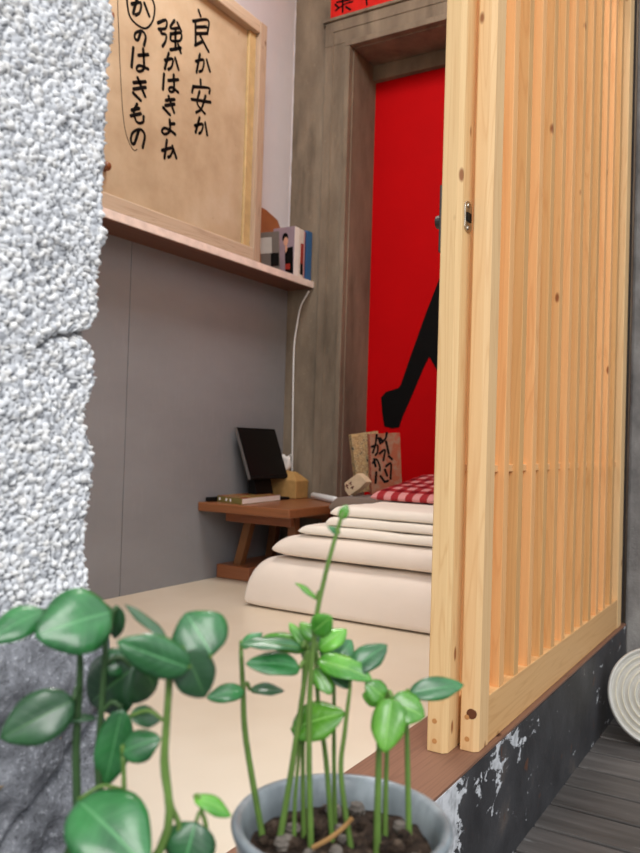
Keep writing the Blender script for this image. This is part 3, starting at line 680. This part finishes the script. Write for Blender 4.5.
# white stick shaped charger with lead, cord from the shelf
A_, B_ = at(307, 491.5, Z=TT+.01), at(330, 493.5, Z=TT+.01)
A_ = Vector((-1.655, 2.655, TT+.0135)); B_ = Vector((-1.468, 2.52, TT+.0135))
ch = thing('power_adapter', (A_+B_)/2-Vector((0,0,.010)), 'slim white plastic power adapter lying on the right of the table', 'adapter')
mb = MB(); mb.tube([A_, A_.lerp(B_, .04), A_.lerp(B_, .96), B_], [.008, .0125, .0125, .008], 14); mb.build('body', whitep, ch, smooth=True)
mb = MB(); mb.tube(smoothline([B_, B_+Vector((.012, .02, .006)), Vector((-1.448, 2.56, TT+.02)), Vector((-1.41, 2.62, .592)), Vector((-1.37, 2.66, .594))]), .0022, 6); mb.build('lead', whitep, ch, smooth=True)
c0 = [at(u, v, Y=YB-.012) for u, v in ((309, 291), (301, 306), (297, 325), (294, 350), (293, 400), (292.5, 440), (292, 480))]
c0.append(Vector((c0[-1].x, YB-.012, TT+.004)))
mb = MB(); mb.tube(smoothline(c0, 6), .0034, 8); tag(mb.build('extension_cord', whitep, smooth=True), 'white cord hanging down the corner from the shelf to the table', 'cord')

# ------------------------------------------------------------------ upright books in the corner on the throw
t = NT('manga_cover'); n = t.noise(t.coords(), 60, 3, .6)
t.base(t.ramp(n, [(.42, srgb(196, 168, 120)), (.5, srgb(150, 120, 84)), (.56, srgb(206, 184, 140)), (.66, srgb(70, 60, 48))]), .5, .4); manga = t.m
t = NT('speckled_spine'); n = t.noise(t.coords((1,1,2)), 90, 3, .6)
t.base(t.ramp(n, [(.45, srgb(164, 40, 32)), (.54, srgb(200, 150, 120)), (.62, srgb(150, 40, 34))]), .5, .4); spk = t.m
t = NT('brown_cover'); n = t.noise(t.coords(), 30, 3, .6)
t.base(t.ramp(n, [(.4, srgb(156, 84, 56)), (.55, srgb(150, 116, 92)), (.7, srgb(170, 76, 52))]), .5, .4); brc = t.m
def upright(name, label, foot, ang, tilt, w, h, th_, covm, spm, pgm=paper):
    """book standing on its lower edge; cover faces local -Y, spine is local -X"""
    foot = Vector(foot); t_ = thing(name, foot, label, 'book')
    m = rotz(ang, foot) @ Matrix.Rotation(tilt, 4, 'Y')
    s = .0018
    mb = MB(); mb.box(0, w, 0, s, 0, h, 0, m); mb.box(0, w, th_-s, th_, 0, h, 0, m); mb.build('cover', covm, t_, bevel=.0006)
    mb = MB(); mb.box(-.0015, .0, 0, th_, 0, h, 0, m); mb.build('spine', spm, t_)
    mb = MB(); mb.box(.001, w-.002, s+.0001, th_-s-.0001, .002, h-.002, 0, m); mb.build('pages', pgm, t_)
    return t_, m
agedp = plain('yellowed_pages', srgb(206, 176, 126), .8, .2)
zf = .592
f2 = on_plane(372.5, 487.5, (0, 2.50, 0), Vector((0, 1, 0))); f2.z = zf
u2, m2 = upright('book', 'brown book with bold black brushed characters on its cover, standing by the red door', (f2.x, f2.y, zf), math.radians(38), math.radians(-4), .108, .214, .045, brc, spk, agedp)
nn = (m2.to_3x3() @ Vector((0, -1, 0))).normalized(); pp = m2 @ Vector((0, 0, 0))
def k2(a, b): return on_plane(320+a/5.333, 410+b/5.333, pp, nn)
STR = [[[(302,132),(296,180),(282,226)], [(276,196),(306,188),(306,225),(296,240)], [(312,150),(322,178)]], [[(320,150),(334,166)], [(356,122),(350,150),(332,172)], [(352,168),(366,232)]], [[(318,232),(346,212),(338,268)]], [[(288,262),(296,300)], [(282,282),(300,262),(318,300),(318,322)]], [[(346,318),(358,350)], [(352,300),(378,286),(376,366)]], [[(300,332),(296,388)]], [[(322,352),(340,376)], [(362,378),(344,384)]], [[(366,246),(384,262)]]]
for ch_ in STR:
    mb = MB()
    for s in ch_: brush(mb, [k2(*p) for p in s], nn, .0085, .0009)
    mb.build('painted_character', ink, u2)
f1 = on_plane(361, 484, (0, 2.52, 0), Vector((0, 1, 0))); f1.z = zf
u1, m1 = upright('book', 'cream patterned comic book leaning left against the brown lettered book', (f1.x-.012, f1.y+.005, zf), math.radians(52), math.radians(-9), .105, .212, .026, manga, manga, agedp)
# folded paper packet with red characters
pc = at(355, 490, Y=2.46); c = Vector((pc.x, 2.43, .0))
f_ = thing('paper_packet', (pc.x, 2.43, .592), 'small cream paper packet with dark red writing at the foot of the comic book', 'packet')
Yp = 2.43
def pk(a, b, dy=0): return at(335+a/9.14, 425+b/9.14, Y=Yp+dy)
fr = [pk(85, 530), pk(205, 440), pk(245, 470), pk(285, 520), pk(225, 580), pk(125, 650), pk(90, 600)]
zmin = min(p.z for p in fr); 
for p in fr: p.z += max(0, .586-zmin)
mb = MB(); mb.prism(fr, (.012, .022, 0)); mb.build('wrapper', plain('cream_wrapper', srgb(200, 176, 144), .7), f_, bevel=.002)
dz = Vector((0, -.0003, max(0, .586-zmin)))
mb = MB()
for s in ([(104,545),(118,575)], [(98,560),(122,548)], [(132,535),(150,522)], [(140,530),(150,548)], [(146,578),(172,562)], [(156,565),(164,585)], [(112,572),(122,580)]):
    brush(mb, [pk(*p)+dz for p in s], (0, -1, 0), .0036)
mb.build('painted_character', plain('dark_red_ink', srgb(92, 28, 26), .6), f_)

# ------------------------------------------------------------------ ribbed round tray by the plinth
R_ = .121
cn = at(646, 698, Y=2.22); 
nrm = Vector((.42, -.83, .36)).normalized()
tr = thing('ribbed_basin', (cn.x, cn.y+.02, .04), 'round off-white lid with concentric ridges leaning by the black plinth on the deck', 'lid')
zx = nrm; xx = Vector((1, 0, 0)); xx = (xx-zx*xx.dot(zx)).normalized(); yy2 = zx.cross(xx)
m5 = Matrix((xx, yy2, zx)).transposed().to_4x4()
# rest the lower rim on the deck and the left rim on the plinth
low = R_*math.sqrt(1-nrm.z**2)+.006; lefts = R_*math.sqrt(1-nrm.x**2)
m5.translation = Vector((XP+lefts+.020, 2.16, .0405+low))
prof = [(.001, -.006)]; pr2 = [(.0005, .0)]
N = 7
for i in range(1, 140):
    r = R_*.90*i/140; pr2.append((r, -.006+.0075*abs(math.sin(math.pi*r/(R_*.9)*N/1.0))**1.2))
pr2 += [(R_*.91, -.004), (R_*.935, .006), (R_*.965, .010), (R_*.99, .008), (R_, .001), (R_*.985, -.006), (R_*.93, -.010), (R_*.5, -.016), (.001, -.017)]
mb = MB(); mb.lathe(pr2, 72, mat=m5); mb.build('disc', ceram, tr, smooth=True)
mb = MB()
for k in range(1, 7):
    r = R_*.9*(k-.5)/7*1.0+R_*.0; r = R_*.9*(k+.5)/7
    mb.lathe([(r+.0022*math.cos(a), .0025+.0022*math.sin(a)) for a in [j*math.pi/4 for j in range(9)]], 72, mat=m5)
mb.build('ridge', cream_rib, tr, smooth=True)

# ------------------------------------------------------------------ plants
def pot(name, c, z0, rim_r, rim_z, label):
    th = thing(name, (c[0], c[1], z0), label, 'potted plant')
    H = rim_z-z0; m = Matrix.Translation((c[0], c[1], z0)); b = rim_r*.74
    mb = MB()
    pr = [(.001, .0008), (b-.004, .0008), (b, .004)] + [(b+(rim_r*.97-b)*t_, H*t_) for t_ in (.2, .45, .7, .92)] + [(rim_r-.0008, H-.004), (rim_r, H-.001), (rim_r-.0015, H+.0012), (rim_r-.004, H+.0012), (rim_r-.0062, H-.001)] + [(rim_r-.0075-(rim_r*.2)*(1-t_), H*t_) for t_ in (.9, .6, .3)] + [(.001, H*.3)]
    mb.lathe(pr, 72, mat=m); mb.build('pot', potm, th, smooth=True)
    sz = H-.015; mb = MB(); vs = []; n = 26
    rs = rim_r-.0085-(rim_r*.2)*(1-sz/H)*.9
    for i in range(n+1):
        for k in range(48):
            r = rs*i/n; a = 2*math.pi*k/48; p = Vector((r*math.cos(a), r*math.sin(a), 0))
            vs.append((p.x, p.y, sz+.005*noise.noise(p*60)+.003*noise.noise(p*180)))
    mb.quadset(vs, [(i*48+k, i*48+(k+1) % 48, (i+1)*48+(k+1) % 48, (i+1)*48+k) for i in range(n) for k in range(48)], mat=m); mb.build('soil', soilm, th, smooth=True)
    mb = MB(); random.seed(3)
    for i in range(80):
        a = random.random()*6.28; r = rs*.93*math.sqrt(random.random()); s = random.uniform(.0018, .0058); c_ = m @ Vector((r*math.cos(a), r*math.sin(a), sz+s*.5))
        vs = []
        for jj, (rr, zz) in enumerate(((.0, -1), (.8, -.5), (1, .1), (.7, .7), (0, 1))):
            for k in range(6): q = k*math.pi/3+jj*.4; vs.append(c_+Vector((rr*math.cos(q)*s*random.uniform(.8, 1.2), rr*math.sin(q)*s, zz*s*.8)))
        mb.quadset(vs, [(a_*6+k, a_*6+(k+1) % 6, (a_+1)*6+(k+1) % 6, (a_+1)*6+k) for a_ in range(4) for k in range(6)], 1 if random.random() < .35 else 0)
    g_ = mb.build('gravel', [soilm, gravel], th); g_['kind'] = 'stuff'
    return th, z0+sz
def leaf(parent, b, t_, wpx, k, mat, curl=.26, fold=.42, roll=0.0, r=None):
    """leaf from b to t_; k: 0 = lying flat, 1 = turned towards the street"""
    dome = random.uniform(.7, 1.5); roll = roll+random.uniform(-.28, .28)
    b = Vector(b); t_ = Vector(t_); L = (t_-b).length; ax = (t_-b)/L
    D = -(M.transposed() @ (b-CAM)).z; W = wpx*D/F
    cam = (CAM-b).normalized(); nh = (Vector((0, 0, 1))*(1-k)+cam*k); nh = (nh-ax*nh.dot(ax)).normalized()
    vis = max(.35, abs(nh.dot(cam))); W = W*1.12/vis**.8
    nh = Matrix.Rotation(roll, 3, ax) @ nh; sd = ax.cross(nh)
    NU, NV = 14, 8; vs = []; uvs = []
    rn = random.random() if r is None else r; ph = random.random()*6
    for i in range(NU+1):
        u = i/NU; hw = W*.5*(math.sin(math.pi*min(1, u**.90))**.52)*(1 if u < .62 else 1-.34*((u-.62)/.38)**1.2) if 0 < u < 1 else W*.012
        for j in range(NV+1):
            v = j/NV*2-1
            p = b + ax*(L*u) + sd*(hw*v) + nh*(fold*hw*(.9*abs(v) - dome*v*v + .22*math.sin(7*u+ph+(2 if v > 0 else 0))*v*v) - curl*L*(u-.0)**2 + curl*L*u*.75 + .012*L*math.sin(9*u+ph)*abs(v))
            vs.append(p); uvs.append((u, j/NV))
    mb = MB(); mb.quadset(vs, [(i*(NV+1)+j, i*(NV+1)+j+1, (i+1)*(NV+1)+j+1, (i+1)*(NV+1)+j) for i in range(NU) for j in range(NV)], r=rn)
    o = mb.build('leaf', mat, parent, smooth=True)
    uv = o.data.uv_layers.new(name='UVMap')
    for lp in o.data.loops: uv.data[lp.index].uv = uvs[lp.vertex_index]
    q = o.modifiers.new('s', 'SOLIDIFY'); q.thickness = .0005; q.offset = 0
    return o
def seedling(th, zs, base, pts, leaves, w, mat, Dadd=0):
    """base = pixel of the foot; pts = pixels up the stem; leaves = (base px, tip px, width px, face, material, dD tip)"""
    b = at(*base, Z=zs) if not isinstance(base, Vector) else base
    if not isinstance(base, Vector):
        q = Vector((b.x-PC[0], b.y-PC[1])); q = q*min(1, .043/max(q.length, 1e-6)); b = Vector((PC[0]+q.x, PC[1]+q.y, zs))
    D = -(M.transposed() @ (b-CAM)).z
    line = [b-Vector((0, 0, .006)), b]; n = len(pts)
    for i, (u, v) in enumerate(pts): line.append(at(u, v, D=D+Dadd*(i+1)/n))
    sm = smoothline(line, 5)
    mb = MB(); mb.tube(sm, [w*(1-.45*i/len(sm)) for i in range(len(sm))], 8); st = mb.build('stem', mat, th, smooth=True)
    tops = sm
    for (bu, tu, wp, k, m_, dd) in leaves:
        # nearest stem point at about this height
        best = None
        q0 = at(*bu, D=D+Dadd)
        for s in sm:
            d = (s-q0).length
            if best is None or d < best[0]: best = (d, s)
        s = best[1]; Ds = -(M.transposed() @ (s-CAM)).z
        lb_ = at(*bu, D=Ds+dd*.3); lt = at(*tu, D=Ds+dd)
        o = leaf(st, lb_, lt, wp, k, m_)
        if (s-lb_).length > .0015:
            mb = MB(); mid = (s+lb_)/2+Vector((0, 0, .004)); mb.tube(smoothline([s, mid, lb_], 4), w*.5, 6); mb.build('petiole', mat, st, smooth=True)
BR, DP, DK = leaf_bright, leaf_deep, leaf_dark
random.seed(11)
PC = (-.2105, .377)
p1, z1 = pot('potted_seedlings', PC, LZ, .0592, .568, 'young bright green seedlings with round leaves in a glazed grey pot, on the right')
seedling(p1, z1, (252, 838), [(246, 740), (243, 690), (241, 650)], [((241, 648), (262, 632), 10, .4, DP, .01), ((244, 690), (207, 697), 16, .6, DP, -.01), ((250, 690), (284, 690), 11, .5, DK, 0)], .0021, stemm)
seedling(p1, z1, (279, 845), [(290, 780), (299, 720), (306, 670), (308, 650)], [((300, 668), (247, 662), 21, .55, DP, -.015), ((302, 648), (240, 642), 15, .5, DP, -.01), ((306, 650), (262, 636), 17, .5, BR, .01), ((308, 648), (290, 622), 12, .5, BR, .01)], .0021, stemm)
seedling(p1, z1, (311, 852), [(309, 760), (310, 690), (316, 620), (326, 572), (336, 535), (343, 512)], [((341, 519), (347, 505), 9, .8, BR, 0), ((339, 534), (328, 526), 6, .6, DP, 0), ((317, 600), (296, 582), 6, .3, BR, .005), ((313, 632), (331, 617), 17, .8, BR, -.01), ((316, 640), (300, 622), 13, .7, BR, .01)], .0019, stemm)
seedling(p1, z1, (332, 838), [(326, 760), (318, 700), (316, 650)], [((318, 660), (372, 678), 22, .55, BR, -.015), ((318, 650), (346, 628), 20, .6, BR, .01), ((316, 668), (331, 694), 17, .7, BR, -.012)], .0018, stemm)
seedling(p1, z1, (335, 828), [(334, 760), (334, 700), (334, 660)], [((334, 662), (352, 640), 20, .7, DP, .01), ((334, 668), (322, 640), 14, .6, DP, .005)], .0016, stemm)
seedling(p1, z1, (351, 850), [(341, 775), (345, 730), (350, 688)], [((350, 672), (387, 644), 23, .6, DP, .01), ((350, 688), (330, 672), 12, .5, DK, .005)], .0018, stemm)
seedling(p1, z1, (377, 852), [(378, 790), (380, 735), (386, 700)], [((392, 698), (384, 752), 30, .9, BR, -.02), ((386, 700), (366, 682), 18, .5, BR, 0)], .0024, stemm)
seedling(p1, z1, (385, 842), [(386, 780), (388, 730), (390, 702)], [((390, 702), (425, 716), 30, .8, BR, -.005), ((390, 700), (362, 694), 16, .5, BR, .01)], .0018, stemm)
seedling(p1, z1, (409, 840), [(408, 790), (407, 740), (406, 700)], [((409, 694), (464, 684), 20, .65, DP, .005), ((406, 704), (378, 708), 22, .6, BR, -.01)], .0021, stemm)
seedling(p1, z1, (304, 838), [(303, 790), (303, 740), (305, 722)], [((291, 730), (344, 712), 33, .8, BR, -.01)], .0017, stemm)
seedling(p1, z1, (294, 842), [(295, 800), (300, 740), (304, 660)], [((304, 660), (318, 632), 12, .5, DK, .01)], .0014, stemm)
# twig lying on the soil
mb = MB(); tw = [at(312, 848, Z=z1+.006), at(330, 838, Z=z1+.010), at(345, 826, Z=z1+.014), at(352, 818, Z=z1+.018)]; mb.tube(smoothline(tw), .0013, 6)
mb.build('twig', plain('dry_twig', srgb(150, 112, 66), .8), p1)

p2, z2 = pot('potted_seedlings', (-.298, .246), LZ, .054, .545, 'larger deep green seedlings with broad leaves in front of the pebbled wall, on the left')
def vb(dx, dy): return Vector((-.298+dx, .246+dy, z2))
def DL(v): return -(M.transposed() @ (v-CAM)).z
seedling(p2, z2, vb(-.022, .004), [(70, 850), (76, 740), (80, 672), (79, 648)], [((78, 648), (84, 598), 0, 0, DP, 0)][:0] + [((112, 612), (36, 634), 56, .85, DP, -.03), ((44, 610), (-12, 640), 26, .6, DP, -.03), ((74, 700), (0, 738), 44, .85, DK, -.02), ((60, 722), (96, 716), 10, .4, DK, 0)], .0026, stemdark)
seedling(p2, z2, vb(-.008, .012), [(100, 850), (98, 770), (102, 700), (106, 640)], [((108, 625), (88, 600), 20, .6, DP, .02), ((134, 668), (88, 704), 46, .8, DK, .015), ((104, 672), (128, 650), 26, .7, DP, .01), ((122, 708), (104, 790), 30, .9, DP, 0), ((118, 606), (114, 640), 14, .6, DK, .01)], .0024, stemdark)
seedling(p2, z2, vb(.016, -.004), [(160, 850), (164, 760), (168, 700), (169, 664)], [((190, 668), (118, 642), 34, .85, DP, -.015), ((166, 640), (126, 603), 10, .4, DK, .01), ((184, 650), (206, 698), 38, .9, DK, .005)], .0024, stemm)
seedling(p2, z2, vb(.022, .004), [(172, 850), (170, 800), (166, 750), (171, 680)], [((212, 656), (186, 612), 54, .9, DP, .01), ((130, 716), (162, 718), 16, .5, DK, .01), ((134, 660), (158, 690), 40, .7, DK, .02)], .0017, stemm)
seedling(p2, z2, vb(.004, .0), [(122, 850), (124, 790), (123, 756)], [((122, 752), (160, 738), 26, .7, DP, 0), ((78, 800), (146, 866), 62, .85, DP, -.03)], .0017, stemm)
seedling(p2, z2, vb(.030, .014), [(200, 868), (206, 830), (202, 812)], [((194, 797), (232, 815), 17, .6, BR, 0), ((196, 822), (182, 872), 46, .85, DP, -.01)], .0017, stemm)

# ------------------------------------------------------------------ light
w = bpy.data.worlds.new('sky'); SC.world = w; w.use_nodes = True
nt = w.node_tree; bg = nt.nodes['Background']
tc = nt.nodes.new('ShaderNodeTexCoord'); sx = nt.nodes.new('ShaderNodeSeparateXYZ'); nt.links.new(tc.outputs['Generated'], sx.inputs[0])
rp = nt.nodes.new('ShaderNodeValToRGB'); nt.links.new(sx.outputs['Z'], rp.inputs[0])
e = rp.color_ramp.elements; e[0].position = 0.0; e[0].color = (.30, .31, .33, 1); e[1].position = .55; e[1].color = (.95, 1.0, 1.08, 1)
nt.links.new(rp.outputs[0], bg.inputs['Color']); bg.inputs['Strength'].default_value = 1.15
def area(name, loc, aim, size, power, col, sy=None):
    l = bpy.data.lights.new(name, 'AREA'); l.energy = power; l.color = col; l.size = size
    if sy: l.shape = 'RECTANGLE'; l.size_y = sy
    o = bpy.data.objects.new(name, l); COL.objects.link(o); o.location = loc
    o.rotation_euler = (Vector(aim)-Vector(loc)).to_track_quat('-Z', 'Y').to_euler(); return o
area('daylight', (1.1, -1.3, 2.6), (-1.0, 2.0, .5), 1.6, 46, (1, .98, .95))
area('alcove_fill', (-1.05, 1.55, 2.85), (-1.05, 1.9, .3), .5, 21, (1, .965, .94))  # added fill light for the alcove and red door, no fitting seen there

cam = bpy.data.cameras.new('camera'); co = bpy.data.objects.new('camera', cam); COL.objects.link(co)
co.matrix_world = Matrix.Translation(CAM) @ M.to_4x4()
cam.sensor_fit = 'HORIZONTAL'; cam.sensor_width = 36; cam.lens = F/640*36; cam.clip_start = .02
cam.dof.use_dof = True; cam.dof.focus_distance = 1.05; cam.dof.aperture_fstop = 14
SC.camera = co
vs_ = SC.view_settings; vs_.view_transform = 'Standard'; vs_.look = 'None'; vs_.gamma = 1; vs_.exposure = .35
for o in bpy.data.objects:
    if '_o' in o: del o['_o']
